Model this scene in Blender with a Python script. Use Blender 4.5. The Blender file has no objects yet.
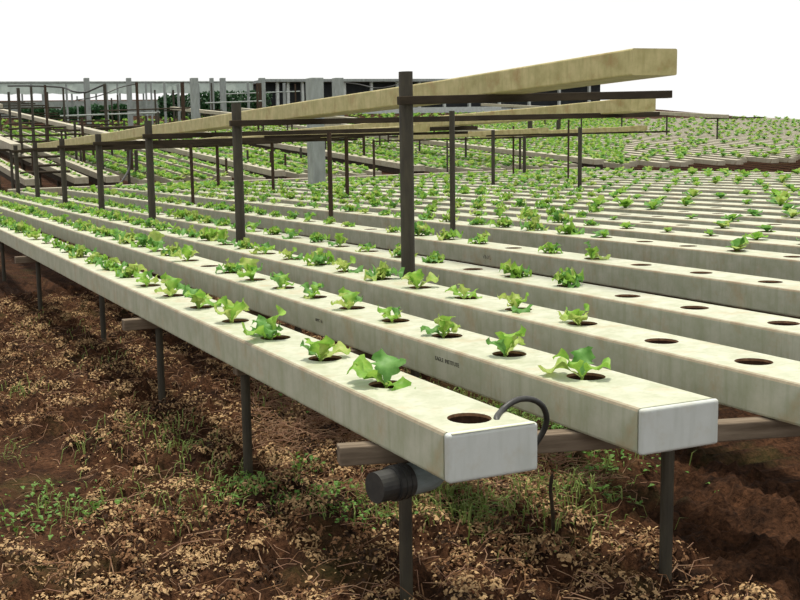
import bpy, bmesh, math, random
import numpy as np
from mathutils import Vector, Matrix, noise

random.seed(7)
SC = bpy.context.scene
COL = SC.collection
PI = math.pi

# ------------------------------------------------------------------ camera
F_PX, PPX, PPY, CAM_Z = 1087.0, 300.0, 300.0, 1.46


def _cam_axes():
    def d(x, y):
        return Vector((x - PPX, -(y - PPY), -F_PX))
    up = -d(510, 8100).normalized()
    g = d(-150, 162)
    g = (g - up * g.dot(up)).normalized()
    cx = g.cross(up)
    return Matrix((cx, g, up))           # rows: world axes in camera space


R = _cam_axes()
CAM = Vector((0, 0, CAM_Z))


def ray(x, y):
    return R @ Vector((x - PPX, -(y - PPY), -F_PX))


def onz(x, y, z):
    r = ray(x, y)
    return CAM + r * ((z - CAM_Z) / r.z)


def ony(x, y, Y):
    r = ray(x, y)
    return CAM + r * (Y / r.y)


def proj(p):
    c = R.transposed() @ (Vector(p) - CAM)
    if c.z > -0.05:
        return (-9999, -9999, 0)
    return (PPX + F_PX * c.x / -c.z, PPY - F_PX * c.y / -c.z, -c.z)


cam_d = bpy.data.cameras.new('camera')
cam_o = bpy.data.objects.new('camera', cam_d)
COL.objects.link(cam_o)
m = R.to_4x4()
m.translation = CAM
cam_o.matrix_world = m
cam_d.sensor_fit = 'HORIZONTAL'
cam_d.sensor_width = 36.0
cam_d.lens = F_PX * 36.0 / 800.0
cam_d.shift_x = (400 - PPX) / 800.0
cam_d.clip_start = 0.02
cam_d.clip_end = 400
SC.camera = cam_o

SC.view_settings.view_transform = 'Standard'
SC.view_settings.look = 'None'
SC.view_settings.gamma = 1.0
SC.view_settings.exposure = 0.32
SC.view_settings.use_curve_mapping = False

# ------------------------------------------------------------------ light
W = bpy.data.worlds.new('overcast_sky')
SC.world = W
W.use_nodes = True
bg = W.node_tree.nodes['Background']
bg.inputs[0].default_value = (1.0, 1.0, 0.985, 1)
bg.inputs[1].default_value = 0.82
sd = bpy.data.lights.new('sun', 'SUN')
sd.energy = 3.7
sd.angle = math.radians(10)
sd.color = (1.0, 0.95, 0.83)
so = bpy.data.objects.new('sun', sd)
COL.objects.link(so)
_sv = Vector((0.07, 0.16, 1.0)).normalized()     # towards the sun: high, behind the rows
so.rotation_euler = _sv.to_track_quat('Z', 'Y').to_euler()
so.location = (5, 8, 12)


# ------------------------------------------------------------------ materials
def newmat(name):
    mt = bpy.data.materials.new(name)
    mt.use_nodes = True
    nt = mt.node_tree
    b = nt.nodes['Principled BSDF']
    return mt, nt, b


def ramp(nt, stops):
    r = nt.nodes.new('ShaderNodeValToRGB')
    cr = r.color_ramp
    while len(cr.elements) > 1:
        cr.elements.remove(cr.elements[-1])
    cr.elements[0].position = stops[0][0]
    cr.elements[0].color = (*stops[0][1], 1)
    for p, c in stops[1:]:
        e = cr.elements.new(p)
        e.color = (*c, 1)
    return r


def noise_node(nt, scale, detail=4, rough=0.55, stretch=None, coord='Object'):
    tc = nt.nodes.new('ShaderNodeTexCoord')
    n = nt.nodes.new('ShaderNodeTexNoise')
    n.inputs['Scale'].default_value = scale
    n.inputs['Detail'].default_value = detail
    n.inputs['Roughness'].default_value = rough
    if stretch:
        mp = nt.nodes.new('ShaderNodeMapping')
        mp.inputs['Scale'].default_value = stretch
        nt.links.new(tc.outputs[coord], mp.inputs[0])
        nt.links.new(mp.outputs[0], n.inputs['Vector'])
    else:
        nt.links.new(tc.outputs[coord], n.inputs['Vector'])
    return n


def mix(nt, fac, a, b, mode='MIX'):
    mx = nt.nodes.new('ShaderNodeMix')
    mx.data_type = 'RGBA'
    mx.blend_type = mode
    for sock, v in ((mx.inputs[0], fac), (mx.inputs[6], a), (mx.inputs[7], b)):
        if isinstance(v, (int, float)):
            sock.default_value = v
        elif isinstance(v, tuple):
            sock.default_value = (*v, 1)
        else:
            nt.links.new(v, sock)
    return mx.outputs[2]


def bump(nt, b, height, strength=0.3, dist=0.01):
    bp = nt.nodes.new('ShaderNodeBump')
    bp.inputs['Strength'].default_value = strength
    bp.inputs['Distance'].default_value = dist
    nt.links.new(height, bp.inputs['Height'])
    nt.links.new(bp.outputs[0], b.inputs['Normal'])


def pvc(name, base, dirt, stain, amount=0.5, rough=0.5):
    """weathered PVC: cloudy grime, thin streaks running down, rusty blotches"""
    mt, nt, b = newmat(name)
    n1 = noise_node(nt, 9, 6, 0.65)
    r1 = ramp(nt, [(0.36, (0, 0, 0)), (0.72, (amount, amount, amount))])
    nt.links.new(n1.outputs[0], r1.inputs[0])
    c = mix(nt, r1.outputs[0], base, dirt)
    n2 = noise_node(nt, 26, 3, 0.6, (1, 1.3, 0.16))
    r2 = ramp(nt, [(0.50, (0, 0, 0)), (0.70, (0.65, 0.65, 0.65))])
    nt.links.new(n2.outputs[0], r2.inputs[0])
    c = mix(nt, r2.outputs[0], c, dirt)
    n3 = noise_node(nt, 5.5, 5, 0.7)
    r3 = ramp(nt, [(0.53, (0, 0, 0)), (0.74, (0.8, 0.8, 0.8))])
    nt.links.new(n3.outputs[0], r3.inputs[0])
    c = mix(nt, r3.outputs[0], c, stain)
    nt.links.new(c, b.inputs['Base Color'])
    b.inputs['Roughness'].default_value = rough
    b.inputs['Specular IOR Level'].default_value = 0.3
    bump(nt, b, n1.outputs[0], 0.12, 0.004)
    return mt


def simple(name, col, col2=None, scale=20, rough=0.8, spec=0.2, stretch=None, bumpy=0.0):
    mt, nt, b = newmat(name)
    if col2 is None:
        b.inputs['Base Color'].default_value = (*col, 1)
    else:
        n = noise_node(nt, scale, 5, 0.6, stretch)
        r = ramp(nt, [(0.33, col), (0.68, col2)])
        nt.links.new(n.outputs[0], r.inputs[0])
        nt.links.new(r.outputs[0], b.inputs['Base Color'])
        if bumpy:
            bump(nt, b, n.outputs[0], bumpy, 0.01)
    b.inputs['Roughness'].default_value = rough
    b.inputs['Specular IOR Level'].default_value = spec
    return mt


def leafmat(name, c1, c2, trans=0.4, scale=30):
    mt, nt, b = newmat(name)
    n = noise_node(nt, scale, 3, 0.6)
    r = ramp(nt, [(0.35, c1), (0.66, c2)])
    nt.links.new(n.outputs[0], r.inputs[0])
    nt.links.new(r.outputs[0], b.inputs['Base Color'])
    b.inputs['Roughness'].default_value = 0.5
    b.inputs['Specular IOR Level'].default_value = 0.25
    t = nt.nodes.new('ShaderNodeBsdfTranslucent')
    nt.links.new(r.outputs[0], t.inputs[0])
    ms = nt.nodes.new('ShaderNodeMixShader')
    ms.inputs[0].default_value = trans
    out = nt.nodes['Material Output']
    nt.links.new(b.outputs[0], ms.inputs[1])
    nt.links.new(t.outputs[0], ms.inputs[2])
    nt.links.new(ms.outputs[0], out.inputs[0])
    return mt


M = {}
M['pvc'] = pvc('channel_pvc', (0.468, 0.474, 0.375), (0.295, 0.318, 0.205), (0.39, 0.29, 0.165), 0.9)
M['grime'] = pvc('edge_grime_pvc', (0.33, 0.295, 0.21), (0.22, 0.17, 0.105), (0.25, 0.15, 0.08), 0.9)
M['pvc_old'] = pvc('weathered_pvc', (0.50, 0.43, 0.215), (0.30, 0.27, 0.10), (0.30, 0.17, 0.06), 1.0)
M['pvc_far'] = pvc('far_pvc', (0.42, 0.39, 0.30), (0.28, 0.255, 0.17), (0.27, 0.19, 0.11), 0.8)
M['cap'] = pvc('cap_pvc', (0.52, 0.545, 0.52), (0.42, 0.445, 0.41), (0.41, 0.39, 0.31), 0.5)
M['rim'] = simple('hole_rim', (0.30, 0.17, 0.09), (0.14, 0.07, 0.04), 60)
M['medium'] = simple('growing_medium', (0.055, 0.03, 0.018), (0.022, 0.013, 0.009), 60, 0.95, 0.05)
M['ink'] = simple('ink', (0.07, 0.068, 0.055))
M['steel'] = simple('dull_steel', (0.032, 0.028, 0.020), (0.062, 0.054, 0.036), 25, 0.6, 0.3, (1, 1, 0.25), 0.15)
M['rust'] = simple('rusty_steel', (0.036, 0.025, 0.017), (0.07, 0.044, 0.027), 30, 0.75, 0.2, (1, 1, 0.3), 0.15)
M['beam'] = simple('old_timber', (0.21, 0.165, 0.12), (0.10, 0.075, 0.052), 22, 0.85, 0.15, (0.25, 2, 2), 0.3)
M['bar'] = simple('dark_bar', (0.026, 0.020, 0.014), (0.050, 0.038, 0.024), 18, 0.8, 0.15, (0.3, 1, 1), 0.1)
M['greypipe'] = simple('grey_pipe', (0.24, 0.29, 0.30), (0.11, 0.14, 0.13), 16, 0.5, 0.35, (0.4, 2, 2))
M['rubber'] = simple('black_rubber', (0.022, 0.022, 0.022), (0.04, 0.04, 0.036), 40, 0.5, 0.4)
M['concrete'] = simple('grey_post_paint', (0.33, 0.36, 0.35), (0.23, 0.25, 0.24), 9, 0.8, 0.2, (1, 1, 0.3))
M['twig'] = simple('twig_bark', (0.05, 0.036, 0.022), (0.025, 0.018, 0.012), 60)
M['leafA'] = leafmat('lettuce_leaf_bright', (0.29, 0.47, 0.075), (0.15, 0.34, 0.04))
M['leafB'] = leafmat('lettuce_leaf_yellow', (0.44, 0.51, 0.15), (0.27, 0.42, 0.07))
M['leafC'] = leafmat('lettuce_leaf_green', (0.18, 0.36, 0.10), (0.085, 0.24, 0.04))
M['weedA'] = leafmat('weed_leaf', (0.15, 0.28, 0.05), (0.07, 0.18, 0.028), 0.3)
M['weedB'] = leafmat('weed_grass', (0.24, 0.30, 0.08), (0.13, 0.19, 0.045), 0.3)
M['hedge'] = leafmat('hedge_leaf', (0.035, 0.10, 0.035), (0.014, 0.05, 0.018), 0.15)
M['strawA'] = simple('dry_mulch_tan', (0.46, 0.315, 0.165), (0.27, 0.165, 0.08), 40, 0.9, 0.08)
M['strawB'] = simple('dry_mulch_brown', (0.22, 0.118, 0.058), (0.095, 0.05, 0.027), 40, 0.9, 0.08)
M['strawC'] = simple('dry_mulch_dark', (0.05, 0.03, 0.02), (0.025, 0.016, 0.011), 40, 0.9, 0.05)
M['strawD'] = simple('dry_straw', (0.30, 0.20, 0.12), (0.20, 0.10, 0.07), 25, 0.9, 0.08)
M['net'] = leafmat('grey_netting', (0.30, 0.33, 0.31), (0.22, 0.25, 0.23), 0.35, 4)
M['plastic'] = leafmat('plastic_sheeting', (0.52, 0.60, 0.55), (0.40, 0.47, 0.43), 0.4, 2)
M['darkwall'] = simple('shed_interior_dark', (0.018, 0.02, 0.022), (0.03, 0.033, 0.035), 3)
M['white'] = simple('white_paint', (0.55, 0.58, 0.56), (0.42, 0.45, 0.43), 6)


def ground_material():
    mt, nt, b = newmat('red_soil_with_mulch')
    n1 = noise_node(nt, 5, 8, 0.7)
    r1 = ramp(nt, [(0.30, (0.016, 0.009, 0.006)), (0.47, (0.044, 0.021, 0.011)), (0.60, (0.074, 0.035, 0.018)), (0.76, (0.12, 0.068, 0.036))])
    nt.links.new(n1.outputs[0], r1.inputs[0])
    n2 = noise_node(nt, 55, 4, 0.7)
    r2 = ramp(nt, [(0.35, (0.35, 0.32, 0.30)), (0.65, (1.25, 1.2, 1.15))])
    nt.links.new(n2.outputs[0], r2.inputs[0])
    c = mix(nt, 1.0, r1.outputs[0], r2.outputs[0], 'MULTIPLY')
    n3 = noise_node(nt, 1.7, 5, 0.65)
    r3 = ramp(nt, [(0.55, (0, 0, 0)), (0.75, (0.3, 0.3, 0.3))])
    nt.links.new(n3.outputs[0], r3.inputs[0])
    c = mix(nt, r3.outputs[0], c, (0.055, 0.085, 0.02))
    nt.links.new(c, b.inputs['Base Color'])
    b.inputs['Roughness'].default_value = 0.95
    b.inputs['Specular IOR Level'].default_value = 0.08
    bump(nt, b, n2.outputs[0], 0.8, 0.02)
    return mt


M['ground'] = ground_material()


# ------------------------------------------------------------------ mesh helpers
class MB:
    def __init__(self):
        self.v, self.f, self.m = [], [], []

    def add(self, verts, faces, mi=0):
        o = len(self.v)
        self.v.extend(tuple(x) for x in verts)
        for f in faces:
            self.f.append(tuple(i + o for i in f))
            self.m.append(mi)

    def box(self, x0, x1, y0, y1, z0, z1, mi=0):
        vs = [(x0, y0, z0), (x1, y0, z0), (x1, y1, z0), (x0, y1, z0), (x0, y0, z1), (x1, y0, z1), (x1, y1, z1), (x0, y1, z1)]
        self.add(vs, [(0, 3, 2, 1), (4, 5, 6, 7), (0, 1, 5, 4), (1, 2, 6, 5), (2, 3, 7, 6), (3, 0, 4, 7)], mi)

    def tube(self, pts, rad, n=10, mi=0, cap=True):
        pts = [Vector(p) for p in pts]
        rs = rad if isinstance(rad, (list, tuple)) else [rad] * len(pts)
        rings = []
        t0 = (pts[1] - pts[0]).normalized()
        ref = Vector((0, 0, 1)) if abs(t0.z) < 0.9 else Vector((1, 0, 0))
        u = t0.cross(ref).normalized()
        for i, p in enumerate(pts):
            if i == 0:
                t = pts[1] - pts[0]
            elif i == len(pts) - 1:
                t = pts[-1] - pts[-2]
            else:
                t = pts[i + 1] - pts[i - 1]
            t.normalize()
            u = (u - t * u.dot(t)).normalized()
            w = t.cross(u)
            rings.append([p + (u * math.cos(2 * PI * k / n) + w * math.sin(2 * PI * k / n)) * rs[i] for k in range(n)])
        vs = [q for r in rings for q in r]
        fs = []
        for i in range(len(pts) - 1):
            for k in range(n):
                a, b2 = i * n + k, i * n + (k + 1) % n
                fs.append((a, b2, b2 + n, a + n))
        if cap:
            fs.append(tuple(reversed(range(n))))
            fs.append(tuple(range((len(pts) - 1) * n, len(pts) * n)))
        self.add(vs, fs, mi)

    def mesh(self, name, mats, smooth=False):
        me = bpy.data.meshes.new(name)
        me.from_pydata(self.v, [], self.f)
        for mt in mats:
            me.materials.append(mt)
        me.polygons.foreach_set('material_index', self.m)
        if smooth:
            me.polygons.foreach_set('use_smooth', [True] * len(self.f))
        me.update()
        return me

    def build(self, name, mats, parent=None, loc=(0, 0, 0), smooth=False):
        if not isinstance(mats, (list, tuple)):
            mats = [mats]
        o = bpy.data.objects.new(name, self.mesh(name, mats, smooth))
        COL.objects.link(o)
        o.location = loc
        if parent:
            o.parent = parent
        return o


def smooth_path(pts, sub=4):
    pts = [Vector(p) for p in pts]
    out = []
    for i in range(len(pts) - 1):
        p0, p1, p2, p3 = pts[max(i - 1, 0)], pts[i], pts[i + 1], pts[min(i + 2, len(pts) - 1)]
        for s in range(sub):
            t = s / sub
            out.append(0.5 * ((2 * p1) + (p2 - p0) * t + (2 * p0 - 5 * p1 + 4 * p2 - p3) * t * t + (3 * p1 - p0 - 3 * p2 + p3) * t ** 3))
    out.append(pts[-1])
    return out


def bevel(o, w, seg=2):
    bv = o.modifiers.new('edge', 'BEVEL')
    bv.width = w
    bv.segments = seg
    bv.limit_method = 'ANGLE'
    return o


def tag(o, label, cat, group=None, kind=None):
    o['label'] = label
    o['category'] = cat
    if group:
        o['group'] = group
    if kind:
        o['kind'] = kind
    return o


def empty(name, loc):
    o = bpy.data.objects.new(name, None)
    COL.objects.link(o)
    o.location = loc
    o.empty_display_size = 0.1
    return o


ORD1 = ['', 'first', 'second', 'third', 'fourth', 'fifth', 'sixth', 'seventh', 'eighth', 'ninth', 'tenth', 'eleventh', 'twelfth',
        'thirteenth', 'fourteenth', 'fifteenth', 'sixteenth', 'seventeenth', 'eighteenth', 'nineteenth']
TENS = {2: ('twenty', 'twentieth'), 3: ('thirty', 'thirtieth'), 4: ('forty', 'fortieth'), 5: ('fifty', 'fiftieth'), 6: ('sixty', 'sixtieth')}


def ordinal(n):
    if n < 20:
        return ORD1[n]
    t, u = divmod(n, 10)
    return TENS[t][1] if u == 0 else TENS[t][0] + '-' + ORD1[u]


# ------------------------------------------------------------------ terrain
GZ = 0.23                                    # level of the soil under the channels


def rise(y):
    """height of the ground: level under the near plot, then climbing"""
    z = GZ
    if y > 22:
        z += 0.072 * (min(y, 46) - 22)
    if y > 46:
        z += 0.10 * (y - 46)
    return z


def slope_up(y):
    return rise(y) - GZ


def smoothstep(a, b, x):
    t = max(0.0, min(1.0, (x - a) / (b - a)))
    return t * t * (3 - 2 * t)


def bare(x, y):
    """1 on the patch of smooth bare soil at the left, 0 on the mulch heaps"""
    w = 0.22 * noise.noise(Vector((x * 5, y * 3, 3)))
    d = math.hypot((x - 0.50 - 0.06 * (y - 4.2)) / 0.30, (y - 4.15) / 0.85) + w
    return 1 - smoothstep(0.75, 1.1, d)


def soil(x, y):
    z = rise(y)
    if 0 < y < 14 and -1 < x < 5:
        k = 1 - bare(x, y)
        fade = smoothstep(13, 10, y) * smoothstep(5, 4, x)
        p = Vector((x, y, 0.0))
        h = 0.085 * abs(noise.noise(p * 4.6)) + 0.085 * abs(noise.noise(p * 9.7 + Vector((3, 1, 0)))) + 0.05 * abs(noise.noise(p * 21 + Vector((1, 7, 0))))
        h2 = 0.010 * noise.noise(p * 6) + 0.006 * noise.noise(p * 25) + 0.010 * noise.noise(p * 46)
        z += fade * ((h - 0.01) * k - 0.035 + h2)
    elif y > 0:
        z += 0.02 * noise.noise(Vector((x * 1.5, y * 1.5, 5)))
    return z


def grid_axis(a, fa, fb, b, fine, coarse):
    out = [a]
    v = a
    while v < b - 1e-6:
        step = fine if fa <= v < fb else coarse
        nv = v + step
        if v < fa < nv:
            nv = fa
        v = min(nv, b)
        out.append(v)
    return out


xs = grid_axis(-14, 0.0, 3.0, 52, 0.020, 1.0)
ys = grid_axis(-3, 1.9, 10.0, 80, 0.022, 0.8)
mb = MB()
nx = len(xs)
mb.v = [(x, y, soil(x, y)) for y in ys for x in xs]
mb.f = [(j * nx + i, j * nx + i + 1, (j + 1) * nx + i + 1, (j + 1) * nx + i) for j in range(len(ys) - 1) for i in range(nx - 1)]
mb.m = [0] * len(mb.f)
g = mb.build('ground', M['ground'], smooth=True)
g['kind'] = 'structure'

# ------------------------------------------------------------------ channels
CW, CH, ZT, HR = 0.245, 0.118, 0.80, 0.054
ZB = ZT - CH


def channel_mesh(length, holes, w=CW, h=CH, r=0.009, seg=24, hr=HR, slope=0.0):
    """hollow-looking box channel along +Y, top at z=0, left face at x=0, round planting holes with rims and growing medium below"""
    b = MB()
    prof = []
    for cx_, cz_, a0 in ((r, -r, 180), (w - r, -r, 90), (w - r, -h + r, 0), (r, -h + r, -90)):
        for k in range(3):
            a = math.radians(a0 - 45 * k)
            prof.append((cx_ + r * math.cos(a), cz_ + r * math.sin(a)))
    n = len(prof)
    vs = [(p[0], 0, p[1]) for p in prof] + [(p[0], length, p[1]) for p in prof]
    fs = []
    for k in range(n):
        k2 = (k + 1) % n
        if k == 2:          # the flat top is built around the holes
            continue
        fs.append((k, k + n, k2 + n, k2))
    fs.append(tuple(range(n)))
    fs.append(tuple(reversed(range(n, 2 * n))))
    b.add(vs, fs, 0)
    b.m[0] = b.m[1] = 3          # the rounded edge collects grime
    a = w / 2 - r
    cx0 = w / 2
    y = 0.0
    for hy in holes:
        y0, y1 = hy - a, hy + a
        if y0 > y + 1e-6:
            b.add([(cx0 - a, y, 0), (cx0 + a, y, 0), (cx0 + a, y0, 0), (cx0 - a, y0, 0)], [(0, 1, 2, 3)], 0)
        ring, sq = [], []
        for k in range(seg):
            th = 2 * PI * k / seg
            c, s = math.cos(th), math.sin(th)
            q = a / max(abs(c), abs(s))
            ring.append((cx0 + hr * c, hy + hr * s, 0))
            sq.append((cx0 + q * c, hy + q * s, 0))
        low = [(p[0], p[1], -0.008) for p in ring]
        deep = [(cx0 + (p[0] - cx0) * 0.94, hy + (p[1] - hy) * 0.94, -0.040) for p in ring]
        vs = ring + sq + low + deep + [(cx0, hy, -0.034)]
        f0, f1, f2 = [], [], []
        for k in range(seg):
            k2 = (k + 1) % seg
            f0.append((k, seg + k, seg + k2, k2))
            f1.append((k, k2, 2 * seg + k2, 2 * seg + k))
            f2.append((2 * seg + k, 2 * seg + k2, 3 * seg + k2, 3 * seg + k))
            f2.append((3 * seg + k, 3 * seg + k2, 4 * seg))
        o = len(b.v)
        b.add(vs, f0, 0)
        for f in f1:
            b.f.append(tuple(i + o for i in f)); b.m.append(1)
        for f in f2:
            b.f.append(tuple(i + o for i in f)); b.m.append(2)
        y = y1
    if y < length:
        b.add([(cx0 - a, y, 0), (cx0 + a, y, 0), (cx0 + a, length, 0), (cx0 - a, length, 0)], [(0, 1, 2, 3)], 0)
    if slope:
        b.v = [(v[0], v[1], v[2] + slope * v[1]) for v in b.v]
    return b


GX = [1.222, 1.757, 2.305, 2.900, 3.722, 4.625, 5.230, 5.750, 6.270, 6.860, 7.430, 8.000, 8.620, 9.250, 10.06, 10.70, 11.32,
      12.00, 12.75, 13.40, 14.05, 14.75, 15.4]
NEAR_Y, FAR_Y = 2.122, 21.0
STEP = 0.425
FIRST = {0: 2.235, 1: 2.49, 2: 2.42}
holes_at = []
row_names = ['front'] + [ordinal(i + 1) for i in range(1, len(GX))]
for i, gx in enumerate(GX):
    y_start = NEAR_Y + (0.026 if i == 0 else 0.0)
    first = FIRST.get(i, NEAR_Y + 0.13 + 0.3 * random.random())
    hs = []
    y = first
    while y < FAR_Y - 0.2:
        hs.append(y)
        y += STEP + (0.012 if i == 0 else -0.035 if i == 1 else random.uniform(-0.03, 0.02))
    holes_at.append(hs)
    seg = 24 if i < 5 else 16
    cm = channel_mesh(FAR_Y - y_start, [h - y_start for h in hs], seg=seg)
    root = empty('growing_channel', (gx, y_start, ZT))
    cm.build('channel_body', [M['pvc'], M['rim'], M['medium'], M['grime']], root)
    if i == 0:
        lab = 'long off-white growing channel nearest the camera, ending in the pale square cap'
    elif i < 3:
        lab = '%s off-white growing channel back from the front one, faint lettering on its side' % ordinal(i + 1)
    else:
        lab = '%s off-white growing channel back, counting from the front one, planted with lettuces' % ordinal(i + 1)
    tag(root, lab, 'growing channel', 'planted channels of the near plot')
    cp = MB()
    t = 0.026
    if i == 0:
        cp.box(-0.0005, CW + 0.0005, 0, t - 0.0004, -CH - 0.0005, 0.0003)
    else:
        cp.box(-0.0005, CW + 0.0005, -0.018, -0.0004, -CH - 0.0005, 0.0003)
    co = cp.build('end_cap', M['cap'], root, (0, -t if i == 0 else 0, 0))
    bevel(co, 0.009, 4)
    co['label'] = 'smooth blue-grey end cap'


def lettering(txt, ch, y, z, size):
    """small black print on the left face of a channel, reading towards the camera"""
    cu = bpy.data.curves.new('lettering', 'FONT')
    cu.body = txt
    cu.size = size
    cu.extrude = 0.0004
    cu.align_x = 'CENTER'
    o = bpy.data.objects.new('lettering', cu)
    COL.objects.link(o)
    dg = bpy.context.evaluated_depsgraph_get()
    me = bpy.data.meshes.new_from_object(o.evaluated_get(dg))
    bpy.data.objects.remove(o)
    o = bpy.data.objects.new('lettering', me)
    COL.objects.link(o)
    me.materials.clear()
    me.materials.append(M['ink'])
    # local text x -> -Y of the world, text y -> Z, normal -> -X
    o.matrix_world = Matrix(((0, 0, -1, 0), (-1, 0, 0, 0), (0, 1, 0, 0), (0, 0, 0, 1)))
    o.location = (-0.0008, y, z)
    o.parent = ch
    o['label'] = 'small worn black print'
    return o


chs = [o for o in COL.objects if o.name.startswith('growing_channel')]
chs.sort(key=lambda o: o.location.x)
def face_spot(px, py, gx):
    r = ray(px, py)
    q = CAM + r * (gx / r.x)
    return q.y - NEAR_Y, q.z - ZT


for txt, ci, px, py, sz in (('EAGLE  INSTITUTE', 1, 447, 363.5, 0.019), ('UPVC  16', 1, 319, 322, 0.018), ('VINYL', 2, 487, 259, 0.022)):
    yy, zz = face_spot(px, py, GX[ci])
    lettering(txt, chs[ci], yy, zz, sz)

# header channel across the far end of the near plot
hd = MB()
hd.box(0, 13.5, 0, 0.24, -0.14, 0, 0)
o = hd.build('header_channel', M['pvc_far'], None, (2.75, 21.25, ZT + 0.04))
bevel(o, 0.01)
tag(o, 'long pale header channel lying crosswise at the far end of the near plot', 'channel')

# ------------------------------------------------------------------ lower supports
YL = [2.555, 3.79, 5.03, 6.95, 8.7, 10.9, 13.2, 15.5, 17.8, 20.2]
ROT0 = math.atan2(-0.157, 0.604)
for k, yl in enumerate(YL):
    x0 = 1.136 if k != 1 else 1.27
    if k == 3:
        x0 = 1.38
    ln = 1.75 if k == 0 else 15.6 - x0
    b = MB()
    b.box(0, ln, -0.026, 0.026, -0.052, 0, 0)
    o = b.build('crossbeam', M['beam'], None, (x0, yl, ZB - 0.002))
    if k == 0:
        o.rotation_euler.z = ROT0
    bevel(o, 0.004)
    tag(o, ('short weathered timber crossbeam slanting under the capped channel' if k == 0 else
            'square timber crossbeam under all the channels, %s from the capped end' % ordinal(k + 1)), 'beam', 'crossbeams under the channels')
    for n_, xg in enumerate((1.31 if k != 3 else 1.44, 2.03, 4.30, 6.66, 9.0, 11.2, 13.2)):
        if k == 0 and xg > 2.5:
            continue
        yy = yl + (xg - x0) * math.tan(ROT0) if k == 0 else yl
        lb = MB()
        lb.tube([(0, 0, -0.22), (0, 0, ZB - 0.056 - GZ)], 0.018, 12)
        lo = lb.build('short_post', M['steel'], None, (xg, yy, GZ))
        tag(lo, 'short dark steel post under the %s crossbeam, %s along it' % (ordinal(k + 1), ordinal(n_ + 1)), 'post', 'short posts under the crossbeams')

# ------------------------------------------------------------------ drain pipe, hose, twig
pr = empty('drain_pipe', (1.202, 2.400, 0.606))
b = MB()
b.tube(smooth_path([(0.05, 0.010, 0), (0.10, 0.020, 0), (0.135, 0.026, 0.004), (0.155, 0.030, 0.03), (0.158, 0.031, 0.068)], 4), 0.042, 24)
p_o = b.build('pipe', M['greypipe'], pr, smooth=True)
b = MB()
b.tube([(-0.040, -0.008, 0), (0.012, 0.002, 0)], 0.040, 24)
b.tube([(0.012, 0.002, 0), (0.062, 0.012, 0)], 0.044, 24)
for k in range(3):
    b.tube([(0.014 + 0.016 * k, 0.003 + .0032 * k, 0), (0.023 + 0.016 * k, 0.0048 + .0032 * k, 0)], 0.0465, 24)
k_o = b.build('end_fitting', M['rubber'], pr)
k_o['label'] = 'black ribbed end fitting'
tag(pr, 'grey drain pipe with black end fitting poking out under the capped channel', 'pipe')

A = onz(496.5, 418.5, ZT)
pts = [(A.x - 0.004, A.y - 0.02, ZT - 0.02)]
for px, py in ((496.5, 418.5), (502, 410.5), (511, 403), (521, 399), (532, 399.5), (541, 404.5), (545.5, 412), (546.5, 421), (543.5, 431), (536, 443), (528, 452)):
    k = len(pts) / 11.0
    q = ony(px, py, A.y + 0.03 + 0.10 * k if len(pts) > 1 else A.y)
    pts.append(tuple(q))
b = MB()
b.tube(smooth_path(pts), 0.0078, 12)
o = b.build('feed_hose', M['rubber'], smooth=True)
tag(o, 'black hose looping out of the capped channel and down behind its corner', 'hose')

b = MB()
tw = [onz(553.5, 535, GZ)]
base = tw[0]
pts = [(base.x, base.y, GZ - 0.04)]
for px, py in ((553, 518), (551.5, 500), (550.5, 488), (552.5, 474)):
    pts.append(tuple(ony(px, py, base.y)))
b.tube(smooth_path(pts, 3), [0.006] * 12 + [0.003], 7)
o = b.build('twig', M['twig'])
tag(o, 'thin dark twig standing in the soil beyond the capped end', 'twig')

# ------------------------------------------------------------------ upper tier of the near plot
PX = 2.73
POSTS = [(5.16, 1.714), (7.89, 1.682), (10.54, 1.640), (12.90, 1.602), (15.30, 1.590), (17.70, 1.580), (19.9, 1.56)]
for k, (y, zb) in enumerate(POSTS):
    ztop = zb + (0.13 if k < 3 else 0.09) - GZ
    b = MB()
    b.tube([(0, 0, -0.22), (0, 0, ztop)], 0.037, 16)
    o = b.build('support_post', M['steel'], None, (PX, y, GZ), smooth=False)
    tag(o, 'tall dark steel post between the third and fourth channels, %s from the camera' % ordinal(k + 1), 'post', 'tall posts of the front line')
BARS = [(5.16, 1.714, 4.42), (7.89, 1.682, 6.66), (10.54, 1.640, 6.42), (12.90, 1.602, 6.15), (15.30, 1.590, 6.9), (17.70, 1.580, 6.9), (19.9, 1.56, 6.9)]
for k, (y, zb, xe) in enumerate(BARS):
    b = MB()
    b.box(0, xe - (PX - 0.075), -0.021, 0.021, -0.043, 0)
    o = b.build('overhead_bar', M['bar'], None, (PX - 0.075, y - 0.06, zb))
    o.rotation_euler.y = -0.012 if k == 0 else -0.004
    bevel(o, 0.003)
    tag(o, 'dark overhead crossbar on the %s tall post from the camera' % ordinal(k + 1), 'bar', 'overhead crossbars of the near plot')


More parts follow.
